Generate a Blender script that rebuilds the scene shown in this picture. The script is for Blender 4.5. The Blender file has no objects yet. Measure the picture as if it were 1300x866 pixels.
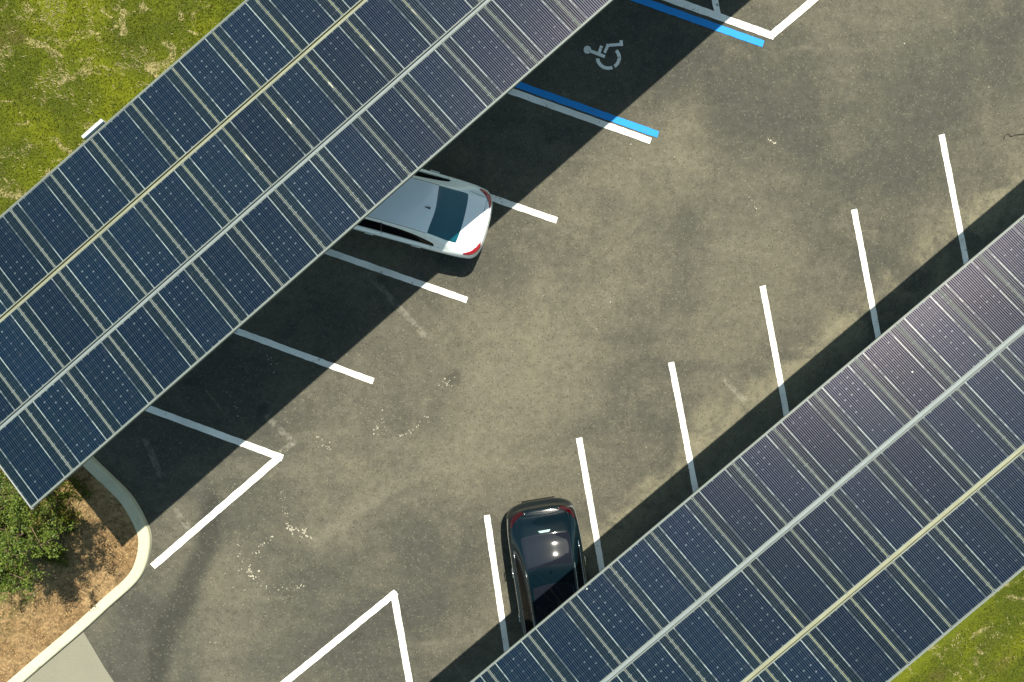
import bpy, bmesh, math, random
from mathutils import Vector, Matrix
random.seed(7)
R = math.radians
sc = bpy.context.scene
COL = sc.collection

# ---------------------------------------------------------------- camera, sky, sun, exposure
CA, CB, CH, FPX = -0.0854, -0.0643, 16.93, 866.7
CAMROT = Matrix.Rotation(CA, 3, 'X') @ Matrix.Rotation(CB, 3, 'Y')
cam = bpy.data.cameras.new('camera'); camo = bpy.data.objects.new('camera', cam); COL.objects.link(camo)
camo.location = (0, 0, CH); camo.rotation_euler = CAMROT.to_euler()
cam.lens = 24.0; cam.sensor_width = 36.0; cam.clip_start = 0.1; cam.clip_end = 3000
sc.camera = camo

SUNV = Vector((0.1585, 0.5483, 1.0)).normalized()
EL = math.asin(SUNV.z); AZ = math.atan2(SUNV.x, SUNV.y)
w = bpy.data.worlds.new('World'); sc.world = w; w.use_nodes = True
wn = w.node_tree; bgn = wn.nodes['Background']
sky = wn.nodes.new('ShaderNodeTexSky'); sky.sky_type = 'NISHITA'; sky.sun_disc = False
sky.sun_elevation = EL; sky.sun_rotation = AZ; sky.air_density = 1.0; sky.dust_density = 0.6; sky.ozone_density = 1.5
tint = wn.nodes.new('ShaderNodeVectorMath'); tint.operation = 'MULTIPLY'; tint.inputs[1].default_value = (1.04, 1.07, 0.82)   # hazy, slightly warm sky
wn.links.new(sky.outputs[0], tint.inputs[0]); wn.links.new(tint.outputs[0], bgn.inputs[0]); bgn.inputs[1].default_value = 0.092
sun = bpy.data.lights.new('sun', 'SUN'); sun.energy = 5.0; sun.angle = R(0.5); sun.color = (1.0, 0.94, 0.80)
suno = bpy.data.objects.new('sun', sun); COL.objects.link(suno); suno.location = (5, 15, 30)
suno.rotation_euler = SUNV.to_track_quat('Z', 'Y').to_euler()
sc.view_settings.view_transform = 'Standard'; sc.view_settings.look = 'None'
sc.view_settings.exposure = 0.95; sc.view_settings.gamma = 1.0

def G(px, py, z=0.0):
    """surveyed point of the lot (read off the 1300 px wide drone picture) at height z, in metres"""
    d = CAMROT @ Vector(((px - 650) / FPX, (433 - py) / FPX, -1.0))
    return Vector((0, 0, CH)) + d * ((z - CH) / d.z)

# ---------------------------------------------------------------- helpers
def tag(o, label=None, cat=None, group=None, kind=None):
    if label: o['label'] = label
    if cat: o['category'] = cat
    if group: o['group'] = group
    if kind: o['kind'] = kind
    return o

def mesh_obj(name, verts, faces, mats, parent=None, smooth=False, midx=None):
    me = bpy.data.meshes.new(name); me.from_pydata([tuple(v) for v in verts], [], faces)
    for m in (mats if isinstance(mats, (list, tuple)) else [mats]): me.materials.append(m)
    if midx:
        for p, k in zip(me.polygons, midx): p.material_index = k
    if smooth:
        for p in me.polygons: p.use_smooth = True
    me.update()
    o = bpy.data.objects.new(name, me); COL.objects.link(o)
    if parent: o.parent = parent
    return o

def empty(name, loc=(0, 0, 0), rz=0.0):
    o = bpy.data.objects.new(name, None); COL.objects.link(o); o.location = loc; o.rotation_euler = (0, 0, rz)
    o.empty_display_size = 0.3
    return o

class MB:
    def __init__(s): s.v = []; s.f = []; s.m = []
    def box(s, c, hx, hy, hz, X=Vector((1, 0, 0)), Y=Vector((0, 1, 0)), Z=Vector((0, 0, 1)), m=0):
        b = len(s.v); c = Vector(c)
        for dz in (-1, 1):
            for dy in (-1, 1):
                for dx in (-1, 1): s.v.append(c + X * (dx * hx) + Y * (dy * hy) + Z * (dz * hz))
        for q in ((0, 2, 3, 1), (4, 5, 7, 6), (0, 1, 5, 4), (2, 6, 7, 3), (0, 4, 6, 2), (1, 3, 7, 5)):
            s.f.append([b + k for k in q]); s.m.append(m)
    def tube(s, pts, rads, n=7, m=0, cap=True):
        rings = []
        for k, p in enumerate(pts):
            p = Vector(p); a = Vector(pts[max(k - 1, 0)]); c = Vector(pts[min(k + 1, len(pts) - 1)])
            d = (c - a).normalized(); x = d.orthogonal().normalized(); y = d.cross(x)
            b = len(s.v); r = rads[k] if hasattr(rads, '__len__') else rads
            for j in range(n):
                t = 2 * math.pi * j / n; s.v.append(p + x * (r * math.cos(t)) + y * (r * math.sin(t)))
            rings.append(b)
        for a, b in zip(rings, rings[1:]):
            for j in range(n): s.f.append([a + j, a + (j + 1) % n, b + (j + 1) % n, b + j]); s.m.append(m)
        if cap:
            s.f.append([rings[0] + j for j in range(n)][::-1]); s.m.append(m)
            s.f.append([rings[-1] + j for j in range(n)]); s.m.append(m)
    def poly(s, pts, m=0):
        b = len(s.v); s.v += [Vector(p) for p in pts]; s.f.append(list(range(b, b + len(pts)))); s.m.append(m)
    def lathe(s, c, axis, prof, n=28, m=0):
        axis = axis.normalized(); x = axis.orthogonal().normalized(); y = axis.cross(x); rings = []
        for (h, r) in prof:
            b = len(s.v)
            for j in range(n):
                t = 2 * math.pi * j / n
                s.v.append(Vector(c) + axis * h + x * (r * math.cos(t)) + y * (r * math.sin(t)))
            rings.append(b)
        for a, b in zip(rings, rings[1:]):
            for j in range(n): s.f.append([a + j, a + (j + 1) % n, b + (j + 1) % n, b + j]); s.m.append(m)
        s.f.append([rings[0] + j for j in range(n)][::-1]); s.m.append(m)
        s.f.append([rings[-1] + j for j in range(n)]); s.m.append(m)
    def build(s, name, mats, parent=None, smooth=False): return mesh_obj(name, s.v, s.f, mats, parent, smooth, s.m)

# ---------------------------------------------------------------- materials
class NT:
    def __init__(s, name):
        s.mat = bpy.data.materials.new(name); s.mat.use_nodes = True; s.t = s.mat.node_tree
        s.p = s.t.nodes['Principled BSDF']
    def n(s, typ, **kw):
        x = s.t.nodes.new(typ)
        for k, v in kw.items(): setattr(x, k, v)
        return x
    def put(s, sock, val):
        if isinstance(val, bpy.types.NodeSocket): s.t.links.new(val, sock)
        elif val is not None: sock.default_value = val
    def math(s, op, a, b=None, c=None, clamp=False):
        x = s.n('ShaderNodeMath', operation=op); x.use_clamp = clamp
        s.put(x.inputs[0], a); s.put(x.inputs[1], b); s.put(x.inputs[2], c); return x.outputs[0]
    def coord(s, kind='Object'): return s.n('ShaderNodeTexCoord').outputs[kind]
    def geo(s): return s.n('ShaderNodeNewGeometry').outputs['Position']
    def sep(s, v):
        x = s.n('ShaderNodeSeparateXYZ'); s.put(x.inputs[0], v); return x.outputs
    def noise(s, vec, scale, detail=4, rough=0.55, dist=0.0, out=0):
        x = s.n('ShaderNodeTexNoise'); s.put(x.inputs['Vector'], vec); x.inputs['Scale'].default_value = scale
        x.inputs['Detail'].default_value = detail; x.inputs['Roughness'].default_value = rough; x.inputs['Distortion'].default_value = dist
        return x.outputs[out]
    def vor(s, vec, scale, out='Distance', feature='F1'):
        x = s.n('ShaderNodeTexVoronoi', feature=feature); s.put(x.inputs['Vector'], vec); x.inputs['Scale'].default_value = scale
        return x.outputs[out]
    def ramp(s, fac, a, b):           # smooth 0..1 between a and b
        x = s.n('ShaderNodeMapRange', interpolation_type='SMOOTHSTEP'); s.put(x.inputs[0], fac)
        s.put(x.inputs[1], a); s.put(x.inputs[2], b); return x.outputs[0]
    def mix(s, f, a, b):
        x = s.n('ShaderNodeMix', data_type='RGBA'); s.put(x.inputs[0], f)
        s.put(x.inputs[6], a if isinstance(a, bpy.types.NodeSocket) else (*a, 1)); s.put(x.inputs[7], b if isinstance(b, bpy.types.NodeSocket) else (*b, 1))
        return x.outputs[2]
    def scalec(s, col, f):
        x = s.n('ShaderNodeVectorMath', operation='SCALE'); s.put(x.inputs[0], col); s.put(x.inputs[3], f); return x.outputs[0]
    def mapv(s, vec, rz=0.0, sc=(1, 1, 1), loc=(0, 0, 0)):
        x = s.n('ShaderNodeMapping'); s.put(x.inputs[0], vec); x.inputs['Rotation'].default_value = (0, 0, rz)
        x.inputs['Scale'].default_value = sc; x.inputs['Location'].default_value = loc; return x.outputs[0]
    def bump(s, h, strength=0.5, dist=0.02):
        x = s.n('ShaderNodeBump'); s.put(x.inputs['Height'], h); x.inputs['Strength'].default_value = strength; x.inputs['Distance'].default_value = dist
        s.t.links.new(x.outputs[0], s.p.inputs['Normal'])
    def set(s, col=None, rough=None, metal=None, spec=None, **kw):
        if col is not None: s.put(s.p.inputs['Base Color'], col if isinstance(col, bpy.types.NodeSocket) else (*col, 1))
        s.put(s.p.inputs['Roughness'], rough); s.put(s.p.inputs['Metallic'], metal); s.put(s.p.inputs['Specular IOR Level'], spec)
        for k, v in kw.items(): s.put(s.p.inputs[k.replace('_', ' ')], v)
        return s.mat
    def blob(s, P, pts, r0, r1):      # 1 within r0 of the polyline, 0 beyond r1 (metres)
        best = None
        for a, b in zip(pts, pts[1:]):
            d = s.segd(P, a, b); best = d if best is None else s.math('MINIMUM', best, d)
        x = s.n('ShaderNodeMapRange', interpolation_type='SMOOTHSTEP'); s.put(x.inputs[0], best)
        x.inputs[1].default_value = r0; x.inputs[2].default_value = r1; x.inputs[3].default_value = 1; x.inputs[4].default_value = 0
        return x.outputs[0]
    def segd(s, P, a, b):
        a = Vector((a[0], a[1], 0)); b = Vector((b[0], b[1], 0)); ab = b - a; L2 = ab.length_squared
        pa = s.n('ShaderNodeVectorMath', operation='SUBTRACT'); s.put(pa.inputs[0], P); pa.inputs[1].default_value = a
        dt = s.n('ShaderNodeVectorMath', operation='DOT_PRODUCT'); s.put(dt.inputs[0], pa.outputs[0]); dt.inputs[1].default_value = ab / L2
        cl = s.math('ADD', dt.outputs['Value'], 0.0, clamp=True)
        pr = s.n('ShaderNodeVectorMath', operation='SCALE'); pr.inputs[0].default_value = ab; s.put(pr.inputs[3], cl)
        ds = s.n('ShaderNodeVectorMath', operation='DISTANCE'); s.put(ds.inputs[0], pa.outputs[0]); s.put(ds.inputs[1], pr.outputs[0])
        return ds.outputs['Value']

def simple(name, col, rough=0.6, metal=0.0, spec=0.5, var=0.15, vscale=6.0, **kw):
    m = NT(name); P = m.coord()
    n = m.noise(P, vscale, 4); f = m.math('MULTIPLY_ADD', n, 2 * var, 1 - var)
    c = m.n('ShaderNodeRGB'); c.outputs[0].default_value = (*col, 1)
    return m.set(m.scalec(c.outputs[0], f), rough, metal, spec, **kw)

LY, RY = 0.7198, 0.706      # the two canopies' headings

def mat_asphalt():
    m = NT('asphalt'); P = m.geo()
    W = m.n('ShaderNodeVectorMath', operation='ADD')       # wobble for natural stain outlines
    wn_ = m.noise(P, 0.9, 3, out=1); sw = m.n('ShaderNodeVectorMath', operation='MULTIPLY_ADD')
    m.put(sw.inputs[0], wn_); sw.inputs[1].default_value = (0.5, 0.5, 0); sw.inputs[2].default_value = (-0.25, -0.25, 0)
    m.put(W.inputs[0], P); m.put(W.inputs[1], sw.outputs[0]); Q = W.outputs[0]
    big = m.noise(P, 0.22, 4, 0.6, 0.4); mid = m.noise(P, 0.9, 5, 0.65, 0.6); sm = m.noise(P, 5, 5, 0.7)
    drive = m.noise(m.mapv(P, -LY, (0.18, 0.9, 1)), 1.0, 5, 0.65, 0.3)     # streaks along the driving lane
    c = m.mix(m.ramp(big, 0.38, 0.62), (0.058, 0.057, 0.047), (0.094, 0.089, 0.067))
    c = m.mix(m.math('MULTIPLY', m.ramp(mid, 0.45, 0.75), 0.40), c, (0.120, 0.112, 0.083))
    c = m.mix(m.math('MULTIPLY', m.ramp(drive, 0.55, 0.72), 0.5), c, (0.122, 0.115, 0.087))
    c = m.mix(m.math('MULTIPLY', m.ramp(drive, 0.45, 0.30), 0.5), c, (0.052, 0.051, 0.044))
    # tyre-darkened path, a resealed patch, dusty strip near the right stalls
    def g(*a): return [G(x, y) for x, y in a]
    c = m.mix(m.math('MULTIPLY', m.blob(Q, g((270, 640), (262, 700), (235, 755), (208, 800), (196, 880)), 0.12, 0.50), 0.85), c, (0.036, 0.037, 0.032))
    for pp in (((600, 470), (800, 330)), ((640, 560), (700, 450)), ((420, 640), (560, 590)), ((700, 300), (860, 200))):
        c = m.mix(m.math('MULTIPLY', m.blob(Q, g(*pp), 0.1, 1.9), m.math('MULTIPLY_ADD', m.ramp(mid, .3, .7), .3, .2)), c, (0.135, 0.126, 0.090))
    c = m.mix(m.math('MULTIPLY', m.blob(Q, g((175, 780), (150, 870)), 0.1, 1.0), 0.6), c, (0.045, 0.045, 0.040))
    c = m.mix(m.math('MULTIPLY', m.blob(Q, g((330, 850), (440, 800), (540, 770)), 0.1, 1.0), 0.5), c, (0.048, 0.049, 0.042))
    c = m.mix(m.math('MULTIPLY', m.blob(Q, g((1180, 90), (1150, 150)), 0.2, 1.9), 0.65), c, (0.052, 0.052, 0.044))
    c = m.mix(m.math('MULTIPLY', m.blob(Q, g((880, 80), (1000, 150)), 0.2, 1.5), 0.4), c, (0.052, 0.051, 0.044))
    tan = m.math('MULTIPLY', m.blob(Q, g((760, 700), (880, 560), (1010, 470), (1180, 330), (1290, 230)), 0.1, 0.85), m.ramp(mid, 0.35, 0.6))
    c = m.mix(m.math('MULTIPLY', tan, 0.8), c, (0.155, 0.142, 0.098))
    c = m.mix(m.math('MULTIPLY', m.blob(Q, g((540, 590), (400, 690)), 0.05, 0.25), 0.3), c, (0.15, 0.14, 0.105))
    # faint old stripe ghosts
    Pg = P
    for a, b in (((470, 350), (538, 425)), ((185, 560), (205, 605)), ((340, 530), (372, 562)), ((372, 562), (357, 575)), ((922, 484), (944, 508)), ((238, 668), (222, 648))):
        c = m.mix(m.math('MULTIPLY', m.blob(Pg, g(a, b), 0.05, 0.1), m.math('MULTIPLY', m.ramp(sm, 0.35, 0.6), 0.30)), c, (0.24, 0.23, 0.19))
    # oil drips in the stalls
    for q, r in (((570, 480), .18), ((447, 810), .07), ((245, 486), .16), ((700, 180), .1), ((330, 520), .13), ((480, 360), .12)):
        p = G(*q[:2]); c = m.mix(m.math('MULTIPLY', m.blob(Q, [p, p + Vector((.12, .05, 0))], r * .3, r * 1.6), 0.45), c, (0.028, 0.028, 0.026))
    # aggregate
    gr = m.noise(P, 55, 3, 0.8); c = m.scalec(c, m.math('MULTIPLY_ADD', gr, 1.7, 0.17))
    c = m.scalec(c, m.math('MULTIPLY_ADD', sm, 0.9, 0.55))
    vr = m.vor(P, 34, 'Color'); vx = m.sep(vr)[0]
    c = m.mix(m.math('MULTIPLY', m.math('GREATER_THAN', vx, 0.95), 0.22), c, (0.24, 0.22, 0.15))
    c = m.mix(m.math('MULTIPLY', m.math('LESS_THAN', vx, 0.08), 0.45), c, (0.035, 0.034, 0.03))
    # white grit, denser on the lower left
    v2 = m.n('ShaderNodeTexVoronoi'); m.put(v2.inputs['Vector'], P); v2.inputs['Scale'].default_value = 7
    dot = m.math('LESS_THAN', v2.outputs['Distance'], m.math('MULTIPLY', m.sep(v2.outputs['Color'])[0], 0.10))
    den = m.math('GREATER_THAN', m.math('MULTIPLY', m.sep(v2.outputs['Color'])[1], m.ramp(m.noise(P, 0.45, 2), 0.35, 0.75)), 0.62)
    c = m.mix(m.math('MULTIPLY', m.math('MULTIPLY', dot, den), 0.8), c, (0.5, 0.48, 0.42))
    m.bump(m.math('ADD', gr, m.math('MULTIPLY', vx, 0.4)), 0.35, 0.01)
    return m.set(c, 0.95, 0, 0.08)

def mat_paint(name, col, dirt=(0.30, 0.28, 0.22), wear=0.35):
    m = NT(name); P = m.geo(); n = m.noise(P, 7, 6, 0.7); n2 = m.noise(P, 1.1, 3)
    c = m.mix(m.math('MULTIPLY', m.ramp(n2, 0.35, 0.75), wear), col, dirt)
    c = m.mix(m.math('MULTIPLY', m.ramp(n, 0.60, 0.66), 0.75), c, (0.12, 0.11, 0.09))
    c = m.scalec(c, m.math('MULTIPLY_ADD', m.noise(P, 60, 3, 0.7), 0.7, 0.65))
    return m.set(c, 0.75, 0, 0.3)

def mat_grass():
    m = NT('grass_ground'); P = m.geo()
    a = m.noise(P, 0.5, 5, 0.6, 0.5); b = m.noise(P, 3.0, 6, 0.75, 0.6); f = m.noise(P, 22, 5, 0.8, 0.3); st = m.noise(m.mapv(P, 0.5, (1, 1.5, 1)), 1.1, 7, 0.72, 1.0)
    c = m.mix(m.ramp(a, 0.35, 0.65), (0.058, 0.076, 0.004), (0.122, 0.140, 0.004))
    c = m.mix(m.math('MULTIPLY', m.ramp(b, 0.5, 0.7), 0.5), c, (0.042, 0.055, 0.010))
    straw = m.math('MULTIPLY', m.ramp(st, 0.55, 0.63), m.ramp(f, 0.40, 0.55))
    c = m.mix(m.math('MULTIPLY', straw, 0.85), c, (0.34, 0.28, 0.14))
    c = m.mix(m.math('MULTIPLY', m.ramp(m.noise(P, 0.8, 4, 0.6, out=0), 0.58, 0.7), 0.5), c, (0.085, 0.062, 0.025))
    c = m.scalec(c, m.math('MULTIPLY_ADD', f, 2.0, 0.05))
    m.bump(m.math('ADD', f, b), 0.9, 0.06)
    return m.set(c, 0.9, 0, 0.2)

def mat_soil():
    m = NT('soil_ground'); P = m.geo(); a = m.noise(P, 1.2, 6, 0.7, 0.6); f = m.noise(P, 18, 6, 0.8, 0.5); v = m.vor(P, 14, 'Color')
    c = m.mix(m.ramp(a, 0.35, 0.65), (0.19, 0.12, 0.055), (0.32, 0.215, 0.105))
    c = m.mix(m.ramp(m.noise(P, 3, 5, 0.8), 0.5, 0.68), c, (0.13, 0.085, 0.04))
    gm = m.math('MULTIPLY', m.blob(P, [G(-80, 560), G(30, 650), G(-40, 740)], 0.8, 2.1), m.ramp(m.noise(P, 4, 5, 0.8), 0.38, 0.55))
    c = m.mix(m.math('MULTIPLY', gm, 0.75), c, (0.05, 0.06, 0.012))
    c = m.scalec(c, m.math('MULTIPLY_ADD', m.sep(v)[0], 0.6, 0.65)); c = m.scalec(c, m.math('MULTIPLY_ADD', f, 1.5, 0.25))
    m.bump(f, 1.0, 0.05)
    return m.set(c, 0.95, 0, 0.15)

def mat_concrete(name, col, var=0.3):
    m = NT(name); P = m.geo(); a = m.noise(P, 1.5, 5, 0.65); f = m.noise(P, 40, 4, 0.7)
    c = m.n('ShaderNodeRGB'); c.outputs[0].default_value = (*col, 1)
    c = m.scalec(c.outputs[0], m.math('MULTIPLY_ADD', a, 2 * var, 1 - var)); c = m.scalec(c, m.math('MULTIPLY_ADD', f, 0.5, 0.75))
    c = m.mix(m.math('MULTIPLY', m.ramp(m.noise(P, 5, 6, 0.75), 0.58, 0.7), 0.45), c, (0.13, 0.12, 0.09))
    m.bump(f, 0.3, 0.005)
    return m.set(c, 0.85, 0, 0.3)

PW, PL = 0.9964, 1.5545      # panel pitch across / along the slope
FR = 0.012; GAPU = 0.014; GAPV = 0.085
CU = 0.158; MU = (PW - 6 * CU) / 2
CELLV = (PL - GAPV - 2 * FR - 0.016) / 10; MV = GAPV / 2 + FR + 0.008

def mat_cells():
    m = NT('photovoltaic_glass'); P = m.coord(); X, Y, Z = m.sep(P)
    rnd = m.n('ShaderNodeObjectInfo').outputs['Random']; W = m.geo()
    cu = m.math('DIVIDE', m.math('SUBTRACT', X, MU), CU); cv = m.math('DIVIDE', m.math('SUBTRACT', Y, MV), CELLV)
    def near(c, size, n=1.0):        # metres to the nearest multiple of 1/n cell
        k = m.math('MULTIPLY', c, n); k = m.math('SUBTRACT', k, m.math('ROUND', k)); return m.math('MULTIPLY', m.math('ABSOLUTE', k), size / n)
    du = near(cu, CU); dv = near(cv, CELLV)
    db = near(m.math('ADD', cu, 0.125), CU, 4.0)
    bar = m.ramp(db, 0.0125, 0.0075)
    gapu = m.ramp(du, 0.0035, 0.0015); gapv = m.ramp(dv, 0.0035, 0.0015)
    dia = m.ramp(m.math('ADD', du, dv), 0.021, 0.015)
    s1 = m.math('ABSOLUTE', m.math('SUBTRACT', X, MU + CU)); s2 = m.math('ABSOLUTE', m.math('SUBTRACT', X, MU + 5 * CU))
    sd = m.math('MINIMUM', s1, s2)
    Ln = m.noise(W, 1.7, 4, 0.7)
    strip = m.math('MULTIPLY', m.ramp(sd, 0.0068, 0.0035), m.math('MULTIPLY_ADD', m.ramp(Ln, .42, .56), 0.75, 0.25), clamp=True)
    # cells, the end columns a shade duller, every cell a little different
    fl = m.n('ShaderNodeCombineXYZ'); m.put(fl.inputs[0], m.math('FLOOR', cu)); m.put(fl.inputs[1], m.math('FLOOR', cv)); m.put(fl.inputs[2], m.math('MULTIPLY', rnd, 50))
    wh = m.n('ShaderNodeTexWhiteNoise'); m.put(wh.inputs[0], fl.outputs[0])
    soft = m.noise(W, 1.3, 4, 0.6)
    c = m.mix(m.ramp(soft, 0.3, 0.7), (0.0006, 0.0062, 0.017), (0.0015, 0.0085, 0.015))
    c = m.mix(m.math('MULTIPLY', wh.outputs[0], 0.35), c, (0.0005, 0.004, 0.014))
    endc = m.math('GREATER_THAN', m.math('ABSOLUTE', m.math('SUBTRACT', X, PW / 2)), 2 * CU)
    c = m.mix(m.math('MULTIPLY', endc, 0.8), c, (0.0035, 0.009, 0.009))
    c = m.mix(m.math('MULTIPLY', bar, 0.75), c, (0.007, 0.018, 0.032))
    c = m.mix(m.math('MULTIPLY', m.math('MAXIMUM', gapv, gapu), 0.10), c, (0.16, 0.19, 0.21))
    dn = m.ramp(m.noise(W, 2.2, 3, 0.7), 0.45, 0.62)
    c = m.mix(m.math('MULTIPLY', dia, m.math('MULTIPLY_ADD', dn, 0.38, 0.04)), c, (0.20, 0.25, 0.28))
    c = m.mix(strip, c, (0.30, 0.36, 0.34))
    c = m.scalec(c, m.math('MULTIPLY_ADD', rnd, 0.3, 0.80))
    st_ = m.noise(m.mapv(P, 0, (9, 0.9, 1), (0, 0, 0)), 1.3, 5, 0.7)
    c = m.mix(m.math('MULTIPLY', m.ramp(st_, 0.55, 0.8), 0.05), c, (0.25, 0.26, 0.24))
    # bird droppings, few and small
    vv = m.n('ShaderNodeTexVoronoi'); m.put(vv.inputs['Vector'], W); vv.inputs['Scale'].default_value = 2.2
    dd = m.math('MULTIPLY', m.math('LESS_THAN', vv.outputs['Distance'], 0.035), m.math('GREATER_THAN', m.sep(vv.outputs['Color'])[0], 0.86))
    c = m.mix(m.math('MULTIPLY', dd, 0.7), c, (0.5, 0.5, 0.46))
    # dust film
    c = m.mix(m.math('MULTIPLY', m.ramp(m.noise(W, 6, 6, 0.8), 0.55, 0.8), 0.07), c, (0.3, 0.3, 0.28))
    line = m.math('MAXIMUM', m.math('MULTIPLY', bar, 0.9), strip)
    rough = m.math('MULTIPLY_ADD', line, 0.06, 0.225)
    met = m.math('MULTIPLY', bar, 0.0)
    spec = m.math('MULTIPLY_ADD', line, 0.8, 0.03)
    mt = m.set(c, rough, met, spec)
    m.put(m.p.inputs['Specular Tint'], (1.0, 0.86, 1.0, 1))
    return mt

M = {}
M['asphalt'] = mat_asphalt(); M['grass'] = mat_grass(); M['soil'] = mat_soil()
M['white_paint'] = mat_paint('white_paint', (0.80, 0.79, 0.74)); M['blue_paint'] = mat_paint('blue_paint', (0.010, 0.22, 0.60), (0.02, 0.2, 0.45), 0.2)
M['faded_paint'] = mat_paint('faded_paint', (0.50, 0.49, 0.44), wear=0.6)
M['kerb'] = mat_concrete('kerb_concrete', (0.45, 0.43, 0.31), 0.22); M['apron'] = mat_concrete('apron_concrete', (0.175, 0.17, 0.13), 0.12)
M['cells'] = mat_cells()
M['alu'] = simple('aluminium', (0.115, 0.135, 0.125), 0.6, 0.0, 0.5, 0.15, 3)
M['steel'] = simple('galvanised_steel', (0.145, 0.18, 0.19), 0.6, 0.0, 0.5, 0.2, 4)
M['steel_yellow'] = simple('weathered_steel', (0.19, 0.20, 0.135), 0.65, 0.1, 0.4, 0.25, 4)
M['white_box'] = simple('white_enamel', (0.42, 0.46, 0.48), 0.4, 0, 0.5, 0.08, 4)
M['beam'] = simple('painted_steel', (0.35, 0.37, 0.38), 0.5, 0.2, 0.5, 0.15, 4)

# ---------------------------------------------------------------- ground, lot, verges, kerbs
uL = Vector((math.cos(LY), math.sin(LY), 0)); nL = Vector((math.sin(LY), -math.cos(LY), 0))
uR = Vector((math.cos(RY), math.sin(RY), 0)); nR = Vector((math.sin(RY), -math.cos(RY), 0))
def flat(name, pts, z, mat):
    bm = bmesh.new(); vs = [bm.verts.new((p[0], p[1], z)) for p in pts]; f = bm.faces.new(vs)
    if f.normal.z < 0: f.normal_flip()
    f.normal_update()
    if f.normal.z < 0: f.normal_flip()
    bmesh.ops.triangulate(bm, faces=[f]); me = bpy.data.meshes.new(name); bm.to_mesh(me); bm.free(); me.materials.append(mat)
    o = bpy.data.objects.new(name, me); COL.objects.link(o); return tag(o, kind='structure')
flat('ground', [(-900, -900), (900, -900), (900, 900), (-900, 900)], -0.06, M['grass'])
lot = [G(-20, 0) + uL * -70 + nL * -30, G(-20, 0) + uL * 80 + nL * -30, G(-20, 0) + uL * 80 + nL * 45, G(-20, 0) + uL * -70 + nL * 45]
flat('parking_lot', lot, 0.0, M['asphalt'])

def smooth_path(pts, n=5):
    out = []
    P = [pts[0]] + list(pts) + [pts[-1]]
    for k in range(1, len(P) - 2):
        a, b, c, d = P[k - 1], P[k], P[k + 1], P[k + 2]
        for j in range(n):
            t = j / n
            out.append(0.5 * ((2 * b) + (c - a) * t + (2 * a - 5 * b + 4 * c - d) * t * t + (3 * b - a - 3 * c + d) * t ** 3))
    out.append(P[-2]); return out
def offset(path, d):
    out = []
    for k, p in enumerate(path):
        a = path[max(k - 1, 0)]; b = path[min(k + 1, len(path) - 1)]; t = (b - a); t.z = 0; t.normalize()
        out.append(p + Vector((t.y, -t.x, 0)) * d)       # to the right of travel
    return out
# left kerb: asphalt-side line, travelling from lower left, round the island end, then along the stall heads
KH = 0.13
zc = KH
island = [G(-330, 1200, 0), G(-150, 1022, 0), G(30, 866, 0), G(106, 801, 0), G(141, 769, 0), G(176, 737, 0), G(189, 712, 0), G(193, 684, 0), G(187, 662, 0), G(169, 630, 0), G(145, 605, 0), G(122, 583, 0), G(75, 535, 0), G(52, 512, 0)]
corner = G(42, 500, 0)
edge = smooth_path(island, 5) + [corner + uL * 0.1 + nL * -0.35, corner + uL * 0.6 + nL * -0.55, corner + uL * 2 + nL * -0.6, corner + uL * 8 + nL * -0.6, corner + uL * 70 + nL * -0.6]
KW = 0.27
def kerb(path, side, name):
    """profile: outer face at the asphalt, rounded top, back edge; side=-1 keeps the lot on the right"""
    prof = [(0.0, -0.02), (0.012, 0.09), (0.03, KH - 0.012), (0.055, KH), (KW - 0.03, KH), (KW, KH - 0.006), (KW, 0.0)]
    rows = [[q + Vector((0, 0, h)) for q in offset(path, side * d)] for d, h in prof]
    v = [p for r_ in rows for p in r_]; n = len(path); f = []
    for a in range(len(rows) - 1):
        for k in range(n - 1): f.append([a * n + k, a * n + k + 1, (a + 1) * n + k + 1, (a + 1) * n + k])
    o = mesh_obj(name, v, f, M['kerb']); 
    return tag(o, kind='structure')
kerb(edge, -1, 'kerb')
inner = offset(edge, -(KW - 0.006))
# island / verge behind the left kerb
verge = inner + [inner[-1] + nL * -400, inner[0] + nL * -400 - uL * 60]
i_split = min(range(len(inner)), key=lambda k: (inner[k] - G(52, 512)).length)
soil_poly = [inner[0]] + inner[1:i_split + 1] + [G(20, 520), G(-500, 520), G(-1200, 900), G(-1200, 1500)]
flat('verge', verge, KH - 0.03, M['grass'])
flat('soil', soil_poly, KH - 0.026, M['soil'])
# right kerb and verge
k0 = G(735, 556) + nR * 4.85
redge = [k0 + uR * t for t in (60, 30, 10, 0, -10, -30, -60)]
kerb(redge, -1, 'kerb')
rin = offset(redge, -(KW - 0.006))
flat('verge', rin + [rin[-1] + nR * 400, rin[0] + nR * 400], KH - 0.03, M['grass'])
# concrete gutter apron
ap = [G(106, 802.5), G(120, 826), G(133, 848), G(145, 866), G(180, 925), G(230, 1000), G(-120, 1010), G(30, 867)]
flat('pavement', ap, 0.004, M['apron'])

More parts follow.
